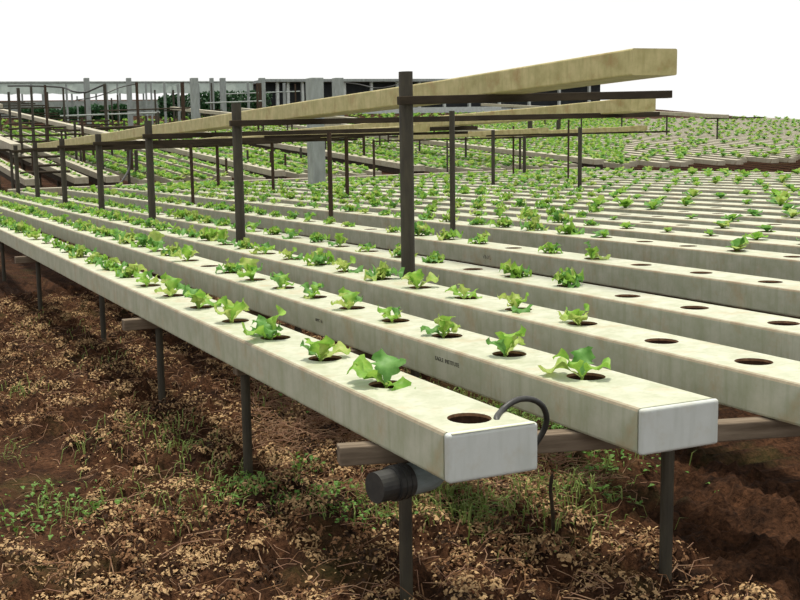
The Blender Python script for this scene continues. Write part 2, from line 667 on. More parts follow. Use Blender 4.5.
def upper(x, y0, y1, z0, z1, lab, w=0.245, h=0.115):
    b = MB()
    n = 10
    r = 0.008
    L = y1 - y0
    prof = []
    for cx_, cz_, a0 in ((r, h - r, 180), (w - r, h - r, 90), (w - r, r, 0), (r, r, -90)):
        for k in range(3):
            a = math.radians(a0 - 45 * k)
            prof.append((cx_ + r * math.cos(a), cz_ + r * math.sin(a)))
    m_ = len(prof)
    vs, fs = [], []
    for i in range(n + 1):
        t = i / n
        sag = -0.008 * math.sin(PI * 4 * t) ** 2
        for p in prof:
            vs.append((p[0], L * t, p[1] + (z1 - z0) * t + sag))
    for i in range(n):
        for k in range(m_):
            k2 = (k + 1) % m_
            fs.append((i * m_ + k, (i + 1) * m_ + k, (i + 1) * m_ + k2, i * m_ + k2))
    fs.append(tuple(range(m_)))
    fs.append(tuple(reversed(range(n * m_, (n + 1) * m_))))
    b.add(vs, fs)
    o = b.build('overhead_channel', M['pvc_old'], None, (x, y0, z0))
    tag(o, lab, 'overhead channel', 'stained overhead channels')
    return o


upper(3.17, 3.9, 20.9, 1.737, 1.557, 'long stained overhead channel on the crossbars just behind the tall front posts')
upper(6.02, 7.4, 20.9, 1.690, 1.57, 'second long stained overhead channel, parallel to and behind the nearest overhead one')

# posts standing deeper among the channels: (x, y, top, radius)
INNER = [(4.05, 6.95, 1.70, .02, 'steel'), (4.05, 9.15, 1.60, .021, 'rust'), (4.07, 13.6, 1.58, .022, 'rust'), (6.18, 10.6, 1.65, .024, 'rust'),
         (6.18, 13.4, 1.62, .026, 'rust'), (6.18, 16.2, 1.60, .026, 'rust'), (6.18, 19.0, 1.58, .03, 'rust'), (9.93, 15.7, 1.68, .03, 'steel'),
         (9.93, 13.35, 1.66, .03, 'steel'), (11.22, 15.4, 1.82, .016, 'rust'), (12.63, 19.2, 1.80, .02, 'rust'), (13.30, 19.8, 1.65, .035, 'steel'),
         (12.63, 21.9, 1.55, .02, 'steel'), (9.93, 20.2, 1.6, .025, 'rust')]
for (x, y, zt, r, mt) in INNER:
    b = MB()
    b.tube([(0, 0, -0.22), (0, 0, zt - GZ)], r, 12)
    o = b.build('support_post', M[mt], None, (x, y, GZ))
    j = max(i for i, gx in enumerate(GX) if gx < x)
    dist = 'at the near part of' if y < 8 else 'a little way along' if y < 10 else 'midway along' if y < 12 else 'beyond the middle of' if y < 14.5 else 'well past the middle of' if y < 17 else 'towards the far end of' if y < 18 else 'at the far end of'
    tag(o, '%s %s post right behind the %s channel, %s the plot' % (
        'slender' if r < .021 else 'stout' if r > .026 else 'plain', 'rusty' if mt == 'rust' else 'dark', ordinal(j + 1), dist), 'post', 'posts among the channels')
    if x in (6.18,) or (x == 9.93 and y < 16):
        pass
for (x0, x1, y, z, lab) in [(3.95, 6.35, 10.6, 1.60, 'short dark crossbar over the sixth to eighth channels, nearer one'),
                            (3.95, 6.35, 13.45, 1.575, 'short dark crossbar over the sixth to eighth channels, second one back'),
                            (9.8, 13.6, 15.73, 1.60, 'long dark crossbar over the distant channels at right, carrying two pale troughs'),
                            (9.8, 13.6, 20.0, 1.58, 'dark crossbar over the far end of the plot at right')]:
    b = MB()
    b.box(0, x1 - x0, -0.014, 0.014, -0.028, 0)
    o = b.build('overhead_bar', M['bar'], None, (x0, y - 0.035, z))
    tag(o, lab, 'bar', 'overhead crossbars deeper in the plot')
upper(10.55, 15.3, 20.3, 1.605, 1.585, 'short stained overhead trough over the distant right channels, left of the pair', 0.2, 0.09)
upper(12.5, 15.2, 20.3, 1.605, 1.585, 'short stained overhead trough over the distant right channels, right of the pair', 0.2, 0.09)
upper(5.55, 10.3, 16.5, 1.60, 1.585, 'stained overhead trough above the seventh channel, beyond the two long ones', 0.18, 0.08)


# ------------------------------------------------------------------ grey greenhouse columns
COLPOS = []
GREY = [(317, 186, None, 14, 78), (88.5, None, 50, 5, 78), (130.5, None, 48, 4.6, 78), (195.5, None, 38, 7, 78), (224, None, 50, 5, 78), (263, None, 46, 5.6, 78),
        (338.5, None, 34, 9, 78), (213, None, 52, 3.6, 78)]
names = ['broad grey column standing between distant channels, nearest of the grey columns', 'grey column at far left, behind the slanting pale overhead channel',
         'grey column just left of the second tall front post top', 'wide grey column right of the second tall front post top', 'grey column in front of the dark hedge, just left of the tall post',
         'grey column beside the hedge, right of the tall post', 'grey column right of the broad one, against the dark shed', 'slim grey column in front of the hedge, leftmost there']
order = sorted(range(len(GREY)), key=lambda k: k)
for k in order:
    px, by, Y, wpx, top = GREY[k]
    if by:
        q = onz(px, by, ZT)
        X, Y = 7.29, 17.05
        q = onz(px, by, ZT)
        X = q.x; Y = q.y
        # stand in the gap between two channels
        gaps = [(a + CW + b2) / 2 for a, b2 in zip(GX, GX[1:])]
        X2 = min(gaps, key=lambda v: abs(v - X))
        Y = Y * X2 / X
        X = X2
    else:
        X = ony(px, 120, Y).x
    if not by:                                  # stand in a gap between the slope channels
        X2 = min((2.0 + .62 * i_ + .435 for i_ in range(80)), key=lambda v: abs(v - X))
        Y = Y * X2 / X
        X = X2
    d = proj((X, Y, 1))[2]
    w = wpx * d / F_PX
    zt = ony(px, top, Y).z
    b = MB()
    b.box(-w / 2, w / 2, -w / 2, w / 2, -0.2, zt - rise(Y))
    COLPOS.append((X, Y))
    o = b.build('grey_column', M['concrete'], None, (X, Y, rise(Y)))
    bevel(o, 0.012)
    tag(o, names[k], 'column', 'grey columns of the plant house')

# ------------------------------------------------------------------ lettuces
def leaf(b, ang, length, width, lift, curl, rnd, nu=4, nv=6, mi=0, base=(0, 0, 0), ruffle=1.0):
    """one lettuce leaf: narrow stalk, broad ruffled blade, arching outwards"""
    vs = []
    ph = rnd.uniform(0, 6)
    x, z = 0.0, 0.0
    ca, sa = math.cos(ang), math.sin(ang)
    for j in range(nv + 1):
        t = j / nv
        a = lift - curl * t ** 1.4
        if j:
            x += length / nv * math.cos(a)
            z += length / nv * math.sin(a)
        prof = 0.16 + 0.84 * smoothstep(0.12, 0.62, t)
        prof *= math.sqrt(max(0.0, 1 - max(0.0, (t - 0.68) / 0.36) ** 2))
        w = width * max(prof, 0.10)
        for i in range(nu + 1):
            s = i / nu * 2 - 1
            rf = ruffle * abs(s) ** 2 * length * (0.12 + 0.05 * (nv > 9)) * math.sin(ph + t * 11 + (2.3 if s > 0 else 0)) * smoothstep(0.2, 0.5, t)
            cup = 0.20 * w * s * s
            jag = 1 + (0.10 + 0.14 * (nv > 9)) * math.sin(ph * 3 + t * 29) * (abs(s) > 0.9)
            yy = s * w * jag
            zz = z + (cup + rf) * math.cos(a)
            xx = x - (cup + rf) * math.sin(a)
            vs.append((base[0] + xx * ca - yy * sa, base[1] + xx * sa + yy * ca, base[2] + zz))
    fs = []
    for j in range(nv):
        for i in range(nu):
            p = j * (nu + 1) + i
            fs.append((p, p + 1, p + nu + 2, p + nu + 1))
    b.add(vs, fs, mi)


def lettuce_mesh(seed, kind):
    rnd = random.Random(seed)
    b = MB()
    if kind == 'young':
        n = rnd.randint(4, 6)
        a0 = rnd.uniform(0, 6)
        for k in range(n):
            L = rnd.uniform(0.075, 0.115) * (0.7 if k > 3 else 1)
            leaf(b, a0 + 2.4 * k + rnd.uniform(-.4, .4), L, L * rnd.uniform(0.30, 0.46), rnd.choice([rnd.uniform(0.5, 0.9), rnd.uniform(1.0, 1.5)]), rnd.uniform(0.1, 1.5), rnd,
                 6, 14, rnd.choice([0, 0, 1, 2]))
        b.tube([(0, 0, -0.035), (0, 0, 0.008)], 0.004, 6, 1)
    else:
        n = rnd.randint(12, 17)
        for k in range(n):
            t = k / n
            L = rnd.uniform(0.05, 0.105) * (1 - 0.3 * t)
            leaf(b, 2.4 * k + rnd.uniform(-.5, .5), L, L * rnd.uniform(0.24, 0.38), 0.45 + 0.9 * t + rnd.uniform(-.25, .3), rnd.uniform(0.1, 1.1), rnd, 4, 10,
                 rnd.choice([0, 0, 1, 2]), ruffle=1.5)
        b.tube([(0, 0, -0.035), (0, 0, 0.008)], 0.006, 6, 1)
    me = b.mesh('lettuce', [M['leafA'], M['leafB'], M['leafC']], True)
    return me


YOUNG = [lettuce_mesh(100 + s, 'young') for s in range(14)]
FULL = [lettuce_mesh(300 + s, 'full') for s in range(8)]

slots = []
for i, hs in enumerate(holes_at):
    for k, hy in enumerate(hs):
        if i == 0 and k == 0:
            continue                                  # the first hole by the cap is empty
        p = (GX[i] + CW / 2, hy, ZT)
        x, y, d = proj(p)
        slots.append((d, i, k, p, 2 < x < 598 and 76 < y < 520))
slots.sort()
chosen, rest = [], []
rp = random.Random(11)
EMPTY = {(1, 4)}
for s in slots:
    if s[4] and len(chosen) < 290:
        if s[1] > 0 and rp.random() < 0.05:
            continue
        chosen.append(s)
    else:
        rest.append(s)
counter = {}
mass = MB()


def put_mass(me_list, loc, rot, sc, tilt=0.0):
    if any(abs(loc[0] - cx) < .36 and abs(loc[1] - cy) < .4 for cx, cy in COLPOS):
        return
    me = rp.choice(me_list)
    cr, sr = math.cos(rot) * sc, math.sin(rot) * sc
    o = len(mass.v)
    for v in me['v']:
        mass.v.append((loc[0] + v[0] * cr - v[1] * sr, loc[1] + v[0] * sr + v[1] * cr, loc[2] + v[2] * sc))
    for f, mi in zip(me['f'], me['m']):
        mass.f.append(tuple(q + o for q in f))
        mass.m.append(mi)


def low_lettuce(seed, n):
    rnd = random.Random(seed)
    b = MB()
    for k in range(n):
        t = k / n
        L = rnd.uniform(0.05, 0.11) * (1 - 0.3 * t)
        leaf(b, 2.4 * k + rnd.uniform(-.4, .4), L, L * rnd.uniform(.36, .5), 0.4 + 0.9 * t + rnd.uniform(-.1, .3), rnd.uniform(.2, .9), rnd, 2, 3, rnd.choice([0, 0, 1, 2]))
    return {'v': b.v, 'f': b.f, 'm': b.m}


LOW = [low_lettuce(500 + s, 9) for s in range(8)]

SIZE = [(0.85, 'tiny'), (1.05, 'small'), (1.35, 'medium-sized'), (9, 'large')]
per_row = {}
for s in sorted(chosen, key=lambda q: (q[1], q[2])):
    per_row.setdefault(s[1], []).append(s)
first_k = {0: 'capped end'}
for i, lst in per_row.items():
    for n, (d, _, k, p, _v) in enumerate(lst):
        young = i < 2 and p[1] < 5.5 or (i == 2 and p[1] < 4.5) or rp.random() < 0.2
        me = rp.choice(YOUNG if young else FULL)
        sc = rp.uniform(0.8, 1.12) if young else rp.uniform(0.75, 1.35) * (1.12 if rp.random() < .12 else 1)
        if i == 0 and p[1] < 4.5:
            sc = rp.uniform(1.05, 1.2)
        o = bpy.data.objects.new('lettuce', me)
        COL.objects.link(o)
        off = (-0.03 if (i, k) != (0, 1) else -0.008) if young else 0
        o.location = (p[0] + off * 0.6, p[1] + off * 0.2, ZT - 0.002 if not young else ZT - 0.004)
        o.rotation_euler = (rp.uniform(-.12, .12), rp.uniform(-.15, .1), rp.uniform(0, 6.28))
        o.scale = (sc, sc, sc * rp.uniform(0.9, 1.15))
        size = next(w for lim, w in SIZE if sc * (1 if young else 1.1) < lim)
        shape = 'sparse' if young else 'bushy'
        if i == 0:
            where = 'in the front channel, %s from its capped end' % ordinal(n + 1)
        else:
            where = 'in the %s channel, %s from the right in view' % (row_names[i], ordinal(n + 1))
        tag(o, '%s %s green lettuce %s' % (size, shape, where), 'lettuce', 'lettuces in the near plot')

for (d, i, k, p, vis) in rest:
    px = proj(p)[0]
    if not vis and (px > 598 and d < 6 or rp.random() < 0.3):
        continue
    big = (1.15 if p[1] > 8 else 1.0) * (1 + 0.5 * noise.noise(Vector((p[0] * .45, p[1] * .3, 4))))
    put_mass(LOW, p, rp.uniform(0, 6.28), rp.uniform(0.7, 1.4) * big)
    if vis and p[1] > 8 and rp.random() < 0.35:      # offsets fill the channels' tops
        put_mass(LOW, (p[0] + rp.uniform(-.07, .07), p[1] + rp.uniform(.1, .3), p[2]), rp.uniform(0, 6.28), rp.uniform(0.6, 1.1))

# ------------------------------------------------------------------ the terraced plot on the slope beyond
SL = 0.072


def on_plane(px, py, zoff):
    r = ray(px, py)
    t = (zoff - SL * 22 - CAM_Z) / (r.z - SL * r.y)
    return CAM + r * t


# a few channels stand higher on legs, the shade beneath them put in as a dark strip
RAISED = []
for px, py in ((36, 187), (84, 183), (97, 174), (310, 180), (398, 164), (592, 160)):
    RAISED.append(on_plane(px, py, ZT + 0.12).x)
BX0, BSP, NB = 2.0, 0.62, 76
far_i = 0


def bar_channel(L, h, w=.25):
    b = MB()
    b.add([(0, 0, -h), (w, 0, -h), (w, 0, 0), (0, 0, 0), (0, L, -h + SL * L), (w, L, -h + SL * L), (w, L, SL * L), (0, L, SL * L)],
          [(0, 1, 2, 3), (7, 6, 5, 4), (3, 2, 6, 7), (0, 4, 5, 1), (0, 3, 7, 4), (1, 5, 6, 2)])
    return b


for i in range(NB):
    x = BX0 + BSP * i
    near_raised = min(abs(x - rx) for rx in RAISED)
    if near_raised < 0.4:
        continue
    y0, y1 = 22.6 + (0.5 if i % 3 == 0 else 0), 45.5
    if proj((x, y1, ZT + slope_up(y1)))[0] < 0 or proj((x, y0, ZT))[0] > 1250:
        continue
    far_i += 1
    b = bar_channel(y1 - y0, .12)
    o = b.build('terrace_channel', M['pvc_far'], None, (x, y0, ZT + slope_up(y0)))
    tag(o, 'pale channel climbing the far slope beyond the header channel, %s from the left' % ordinal(far_i), 'growing channel', 'channels on the far slope')
    before_raised = any(-1.1 < x - rx < 0 for rx in RAISED)
    y = y0 + 0.15
    while y < y1:
        q = (x + .125 + rp.uniform(-.06, .06), y, ZT - 0.01 + slope_up(y))
        px, py, d = proj(q)
        if -20 < px < 625 or (px > 0 and px < 830 and rp.random() < 0.4):
            sc = rp.uniform(1.3, 2.1) * (0.75 if before_raised else 1)
            put_mass(LOW, q, rp.uniform(0, 6.28), sc)
        y += (0.19 if px < 330 else 0.27) if d < 32 else 0.36
for k, rx in enumerate(sorted(RAISED)):
    y0, y1 = 22.7, 44.0
    root = empty('raised_channel', (rx, y0, ZT + 0.14 + slope_up(y0)))
    bar_channel(y1 - y0, .13, .3).build('channel_body', M['pvc_far'], root)
    b = MB()  # dark box standing in for the shade under the raised channel
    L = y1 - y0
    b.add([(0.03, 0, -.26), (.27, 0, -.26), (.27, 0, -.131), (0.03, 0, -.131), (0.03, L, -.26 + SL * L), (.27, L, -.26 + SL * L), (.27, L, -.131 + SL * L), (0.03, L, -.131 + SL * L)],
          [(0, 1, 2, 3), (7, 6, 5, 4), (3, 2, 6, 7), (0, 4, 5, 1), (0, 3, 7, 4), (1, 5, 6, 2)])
    b.build('underside_shade', M['bar'], root)['label'] = 'dark strip painted as shade under the channel'
    for j in range(9):
        b = MB()
        yy = 0.15 + j * 2.6
        b.tube([(.15, yy, -ZT - 0.14 + GZ - .1 + SL * yy), (.15, yy, -.26 + SL * yy)], .03, 8)
        b.build('leg', M['steel'], root)
    tag(root, 'raised pale channel with painted dark shade beneath, far slope, %s such from the left' % ordinal(k + 1), 'growing channel', 'raised channels on the far slope')
    y = y0 + 0.2
    while y < y1:
        put_mass(LOW, (rx + .15, y, ZT + 0.135 + slope_up(y)), rp.uniform(0, 6.28), rp.uniform(.8, 1.3))
        y += 0.5

# upper terrace: beds further up
for i in range(46):
    x = 4 + 1.1 * i
    y = 47.0
    while y < 60:
        q = (x + rp.uniform(-.3, .3), y, rise(y))
        px, py, d = proj(q)
        if -10 < px < 610 and rp.random() < 0.85:
            put_mass(LOW, q, rp.uniform(0, 6.28), rp.uniform(1.8, 3.2))
        y += 0.55
ml = mass.build('lettuce_mass', [M['leafA'], M['leafB'], M['leafC']], smooth=True)
tag(ml, 'mass of small green lettuces filling the distant channels and terraces', 'lettuces', None, 'stuff')

# posts, overhead channels and bars on the slope
cnt = 0


def gap_x(x):
    return min((2.0 + .62 * i + .435 for i in range(-3, 80)), key=lambda v: abs(v - x) + (9 if any(-.12 < v - rx < .42 for rx in RAISED) else 0))


def slope_post(x, y, h, r, mt, lab):
    if not 29 < y < 37:                         # the cable posts stand right beside their channels
        x = gap_x(x)
    b = MB()
    b.tube([(0, 0, -0.15), (0, 0, h)], r, 8)
    o = b.build('terrace_post', M[mt], None, (x, y, rise(y)))
    tag(o, lab, 'post', 'thin posts on the far slope')
    return o


# thin posts located along sight lines: image column, distance, image row of the top
THIN = [(18, 30, 88, .045, 'steel'), (31, 32, 87, .036, 'steel'), (45, 33, 85, .036, 'rust'), (63, 34, 88, .033, 'steel'), (104.5, 36, 84, .055, 'steel'),
        (136.5, 36, 82, .05, 'rust'), (118, 40, 95, .03, 'steel'), (55, 44, 92, .03, 'steel'), (96, 42, 92, .03, 'steel'), (76, 46, 92, .035, 'steel'),
        (150, 44, 90, .04, 'steel'), (162, 47, 82, .06, 'concrete'), (183, 47, 84, .06, 'concrete'), (178.5, 40, 82, .075, 'rust'), (209, 48, 83, .04, 'steel'),
        (256, 42, 83, .045, 'rust'), (270, 45, 83, .075, 'rust'), (253, 50, 82, .07, 'concrete'), (288, 50, 83, .075, 'concrete'), (284, 44, 84, .035, 'rust'),
        (303, 50, 83, .09, 'concrete'), (8.5, 36, 92, .04, 'steel'), (112, 30, 150, .035, 'steel'), (88, 28, 152, .04, 'rust'), (130, 25.5, 140, .05, 'rust'),
        (139, 25, 150, .045, 'steel'), (22, 24.2, 150, .035, 'rust'), (51, 24.0, 150, .035, 'steel'), (67, 24.0, 152, .03, 'rust'), (233, 24, 170, .03, 'rust'),
        (244, 26, 150, .03, 'steel'), (262, 26, 172, .03, 'rust'), (275, 25, 174, .03, 'rust'), (296, 27, 150, .035, 'steel'), (347, 27, 135, .035, 'steel'),
        (364, 27, 132, .04, 'rust'), (334, 27, 138, .05, 'steel'), (388, 33, 122, .03, 'rust'), (434, 34, 120, .03, 'rust'), (472, 34, 118, .045, 'steel'),
        (530, 34, 116, .09, 'steel'), (558, 34, 120, .06, 'steel'), (565, 38, 118, .05, 'rust')]
THIN += [(27, 52, 84, .05, 'concrete'), (38, 56, 90, .04, 'concrete'), (70, 50, 84, .05, 'concrete'), (81, 54, 96, .04, 'concrete'), (100, 53, 84, .06, 'concrete'),
         (112, 56, 84, .05, 'concrete'), (124, 52, 98, .04, 'steel'), (143, 55, 83, .05, 'concrete'), (152, 54, 83, .05, 'concrete'), (170, 50, 90, .05, 'steel'),
         (203, 52, 84, .05, 'concrete'), (241, 50, 84, .045, 'concrete'), (50, 28, 118, .035, 'rust'), (75, 29, 122, .035, 'steel'), (92, 30, 126, .035, 'rust'),
         (124, 31, 120, .035, 'steel'), (146, 33, 116, .035, 'rust'), (158, 34, 112, .035, 'steel'), (170, 32, 118, .04, 'rust')]
for k, (px, d, py, r, mt) in enumerate(sorted(THIN)):
    q = ony(px, py, d)
    z = rise(d)
    col = {'steel': 'dark', 'rust': 'rusty', 'concrete': 'pale grey'}[mt]
    slope_post(q.x, d, max(0.9, q.z - z), r, mt, '%s thin post on the far slope, %s of these from the left' % (col, ordinal(k + 1)))


for k, (xa, xb, py, d) in enumerate([(8, 62, 158, 24.1), (20, 70, 173, 23.6), (30, 64, 166, 24.6), (8, 100, 129, 31.0), (8, 110, 124, 35.0), (96, 142, 128, 27.5), (55, 110, 131, 29.0),
                                     (100, 190, 111, 42.0), (60, 160, 116, 38.0), (225, 300, 94, 50.0), (205, 262, 103, 44.0)]):
    A1, B1 = ony(xa, py, d), ony(xb, py - 0.035 * (xb - xa), d)
    b = MB()
    b.tube([A1, B1], 0.028, 8)
    o = b.build('rail', M['bar'] if k < 8 else M['concrete'])
    tag(o, '%s horizontal rail between the thin posts on the far slope, %s from the left' % ('dark' if k < 8 else 'pale', ordinal(k + 1)), 'rail', 'rails on the far slope')


UPL = [((109, 134), 22.8, 46, 'pale overhead channel slanting down across the upper left, on thin posts'),
       ((20, 148), 22.6, 30, 'pale overhead channel end at the far left edge, above the slope'),
       ((56, 116), 36.0, 46, 'distant pale overhead channel higher on the slope at the left'),
       ((212, 111), 24.0, 46, 'distant pale overhead channel on the slope left of the big grey column'),
       ((470, 128), 22.8, 44, 'distant pale overhead channel on the slope, behind the paired short troughs'),
       ((430, 101), 30, 46, 'highest distant pale overhead channel on the slope, seen between the dark crossbars')]
for k, ((px, py), y0, y1, lab) in enumerate(UPL):
    zo = 2.1 if k == 2 else 1.66
    q = on_plane(px, py, zo)
    b = MB()
    L = y1 - y0
    h0, w = 0.12, 0.2
    b.add([(0, 0, -h0), (w, 0, -h0), (w, 0, 0), (0, 0, 0), (0, L, -h0 + SL * L), (w, L, -h0 + SL * L), (w, L, SL * L), (0, L, SL * L)],
          [(0, 1, 2, 3), (7, 6, 5, 4), (3, 2, 6, 7), (0, 4, 5, 1), (0, 3, 7, 4), (1, 5, 6, 2)])
    o = b.build('overhead_channel', M['pvc_far'], None, (q.x, y0, zo + SL * (y0 - 22)))
    tag(o, lab, 'overhead channel', 'overhead channels on the far slope')
    y = y0 + 0.4
    n = 0
    while y < y1:
        b = MB()
        b.tube([(0, 0, -.1), (0, 0, zo - h0 - 0.045 - GZ)], 0.03, 8)
        n += 1
        o = b.build('terrace_post', M['steel'], None, (gap_x(q.x + w / 2), y, rise(y)))
        tag(o, 'dark post number %s up the slope under the %s' % (ordinal(n), ['slanting upper-left channel', 'far-left channel end', 'higher left channel',
            'channel left of the column', 'channel behind the paired troughs', 'highest channel'][k]), 'post', 'posts under the slope channels')
        b = MB()
        b.box(-0.5, w + 1.9, -0.02, 0.02, -0.045, 0)
        o = b.build('overhead_bar', M['bar'], None, (q.x, y, zo - h0 + slope_up(y)))
        tag(o, 'dark crossbar %s up the slope under the %s' % (ordinal(n), ['slanting upper-left channel', 'far-left channel end', 'higher left channel',
            'channel left of the column', 'channel behind the paired troughs', 'highest channel'][k]), 'bar', 'crossbars under the slope channels')
        y += 2.6

# ------------------------------------------------------------------ back of the site: plastic sheet, net fence, hedge, shed
YW = 62.0


def wall_pt(px, py, Y=YW):
    return ony(px, py, Y)


a, c = wall_pt(-4, 82), wall_pt(190, 101)
root = empty('net_fence', (a.x, YW, rise(YW)))
zg = rise(YW)
b = MB()
zt = wall_pt(90, 101).z - zg
L = c.x - a.x
n = 60
vs = []
for i in range(n + 1):
    x = L * i / n
    dy = 0.08 * math.sin(i * 0.9) + 0.05 * math.sin(i * 2.3)
    vs += [(x, dy, -0.1), (x, dy * 0.6, zt)]
b.add(vs, [(2 * i, 2 * i + 2, 2 * i + 3, 2 * i + 1) for i in range(n)])
b.build('netting', M['net'], root)
for i in range(9):
    b = MB()
    b.tube([(L * i / 8, 0.12, -0.1), (L * i / 8, 0.12, zt + 0.45)], 0.05, 8)
    b.build('fence_post', M['concrete'], root)
tag(root, 'grey netting fence along the far left edge of the site', 'fence')
root = empty('plastic_sheet', (a.x, YW - 0.3, rise(YW)))
b = MB()
z0, z1 = wall_pt(90, 94).z - zg, wall_pt(90, 82.5).z - zg
vs = []
for i in range(n + 1):
    x = L * 1.35 * i / n
    dy = 0.06 * math.sin(i * 1.3) + 0.05 * math.sin(i * 0.5)
    vs += [(x, dy, z0 + 0.03 * math.sin(i * 1.7)), (x, 0, z1)]
b.add(vs, [(2 * i, 2 * i + 2, 2 * i + 3, 2 * i + 1) for i in range(n)])
b.build('sheet', M['plastic'], root)
b = MB()
b.tube([(-1, 0, z1), (L * 1.35, 0, z1)], 0.06, 8)
b.build('rail', M['concrete'], root)
for i in range(7):
    b = MB()
    x = L * 1.35 * i / 6
    b.tube([(x, 0.15, -0.1), (x, 0.15, z1)], 0.07, 8)
    b.build('pole', M['concrete'], root)
tag(root, 'pale translucent plastic sheet hung from a rail at the far upper left', 'sheet')


def foliage(name, x0, x1, Y, depth, ztop, n, mt, lab, size=0.16, seed=1):
    rnd = random.Random(seed)
    b = MB()
    for k in range(n):
        x = rnd.uniform(x0, x1)
        y = rnd.uniform(-depth, depth)
        hh = ztop * (0.82 + 0.18 * noise.noise(Vector((x * 0.9, seed, 0))) + 0.0)
        z = rnd.uniform(0.0, hh)
        s = size * rnd.uniform(0.6, 1.3)
        d1 = Vector((rnd.uniform(-1, 1), rnd.uniform(-1, 1), rnd.uniform(-.4, 1))).normalized() * s
        d2 = Vector((rnd.uniform(-1, 1), rnd.uniform(-1, 1), rnd.uniform(-1, 1))).cross(d1).normalized() * s * 0.5
        p = Vector((x - x0, y, z))
        b.add([p, p + d1 * .5 + d2, p + d1, p + d1 * .5 - d2], [(0, 1, 2, 3)])
    for i in range(int((x1 - x0) / 0.7) + 1):
        b.tube([(i * 0.7, 0, -0.1), (i * 0.7 + 0.1, 0.05, ztop * 0.8)], 0.03, 5, 1)
    o = b.build(name, [M[mt], M['twig']], None, (x0, Y, rise(Y)))
    tag(o, lab, 'hedge')
    return o


h0, h1 = wall_pt(190, 108, 57), wall_pt(268, 86.5, 57)
foliage('hedge', h0.x, h1.x, 57, 0.7, h1.z - rise(57), 4200, 'hedge', 'dense dark green hedge in the background, left of the dark shed', 0.17, 3)
h0, h1 = wall_pt(160, 105, 60), wall_pt(186, 92, 60)
foliage('hedge', h0.x, h1.x, 60, 0.4, h1.z - rise(60), 1500, 'hedge', 'short dark hedge stretch in the background, left of the wide grey column', 0.17, 5)
for (pa, pb, pt, lab, sd_) in [(62, 84, 107, 'dark green bush by the net fence, at far left behind the grey column', 7), (92, 128, 104, 'dark green bush by the net fence, between the far left grey columns', 8),
                          (22, 58, 107, 'dark green bush against the net fence, leftmost', 9)]:
    h0, h1 = wall_pt(pa, pt, 59), wall_pt(pb, pt, 59)
    foliage('bush', h0.x, h1.x, 59, 0.5, h0.z - rise(59), 900, 'hedge', lab, 0.2, sd_)['category'] = 'bush'

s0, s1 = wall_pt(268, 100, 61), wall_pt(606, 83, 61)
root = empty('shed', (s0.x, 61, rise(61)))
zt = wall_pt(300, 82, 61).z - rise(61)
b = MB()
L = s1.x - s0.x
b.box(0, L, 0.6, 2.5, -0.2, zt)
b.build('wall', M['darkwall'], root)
b = MB()
b.box(-0.3, L + 0.3, -0.3, 2.9, zt, zt + 0.16)
b.build('roof', M['concrete'], root)
b = MB()
b.box(0, L, 0, 0.2, -0.2, 0.35)
b.build('plinth', M['white'], root)
for px in (278, 288.5, 303, 318, 345, 372, 398, 420, 445, 470, 500, 530, 560, 590):
    x = wall_pt(px, 90, 61).x - s0.x
    b = MB()
    b.box(x - 0.08, x + 0.08, 0.02, 0.18, 0.35, zt)
    b.build('post', M['white'], root)
tag(root, 'long dark open-fronted shed with pale posts, across the back', 'shed')

# cables strung between the left posts
def wire(name, pix, lab, r=0.014):
    pts = [tuple(ony(px, py, d)) for px, py, d in pix]
    b = MB()
    b.tube(smooth_path(pts, 5), r, 6)
    o = b.build(name, M['rubber'])
    tag(o, lab, 'cable')


wire('cable', [(8, 86, 40), (30, 86, 39), (62, 87.5, 38), (73, 91.5, 37), (85, 92.5, 37), (93, 89.5, 36.5), (104.5, 84.5, 36)], 'sagging grey cable strung between thin posts at the upper left', 0.03)
wire('cable', [(76, 100, 37), (90, 98, 36.6), (104.5, 94, 36.2), (120, 87.5, 36.2), (136, 84, 36)], 'thin cable rising to the rusty thin post at the upper left', 0.018)
wire('hose', [(109.5, 194, 21.6), (117, 187, 21.9), (124, 178, 22.2), (129, 168, 22.4), (130.5, 150, 22.5)], 'dark hose slanting up from the header channel to a rusty post', 0.022)
wire('cable', [(345, 82.5, 40), (360, 84.5, 39), (376, 88, 37), (390, 86.5, 36), (404, 83, 34)], 'sagging dark cable above the nearest overhead channel, beside the tall nearest post', 0.02)

# ------------------------------------------------------------------ mulch, straw, weeds on the soil
rm = random.Random(21)


def flake_mass(n, mats, lo, hi, region, seed):
    rnd = random.Random(seed)
    b = MB()
    c = 0
    while c < n:
        x, y = region(rnd)
        dens = noise.noise(Vector((x * 3.1, y * 3.1, 9))) + 0.35 * noise.noise(Vector((x * 9, y * 9, 2)))
        if bare(x, y) > rnd.uniform(.15, 1.05):
            c += 0.15
            continue
        if dens + rnd.uniform(-.35, .35) < -0.05:
            c += 0.1
            continue
        c += 1
        s = rnd.uniform(lo, hi)
        z = soil(x, y) + rnd.uniform(0.0, 0.018)
        yaw = rnd.uniform(0, 6.28)
        a1 = Vector((math.cos(yaw), math.sin(yaw), rnd.uniform(-.5, .7))).normalized() * s
        sd2 = a1.cross(Vector((rnd.uniform(-.6, .6), rnd.uniform(-.6, .6), 1))).normalized() * s * rnd.uniform(0.15, 0.4)
        up = Vector((0, 0, s * rnd.uniform(0.05, 0.35)))
        p = Vector((x, y, z))
        mi = 0 if dens > 0.22 else rnd.choice([0, 1, 1, 2])
        if rnd.random() < 0.2:
            mi = rnd.randrange(3)
        vs = [p - a1 * .5 - sd2 * .4, p - a1 * .5 + sd2 * .4, p + sd2 + up, p - sd2 + up * .6, p + a1 * .5 + sd2 * .5, p + a1 * .5 - sd2 * .3]
        b.add(vs, [(0, 1, 2, 3), (3, 2, 4, 5)], mi)
    return b


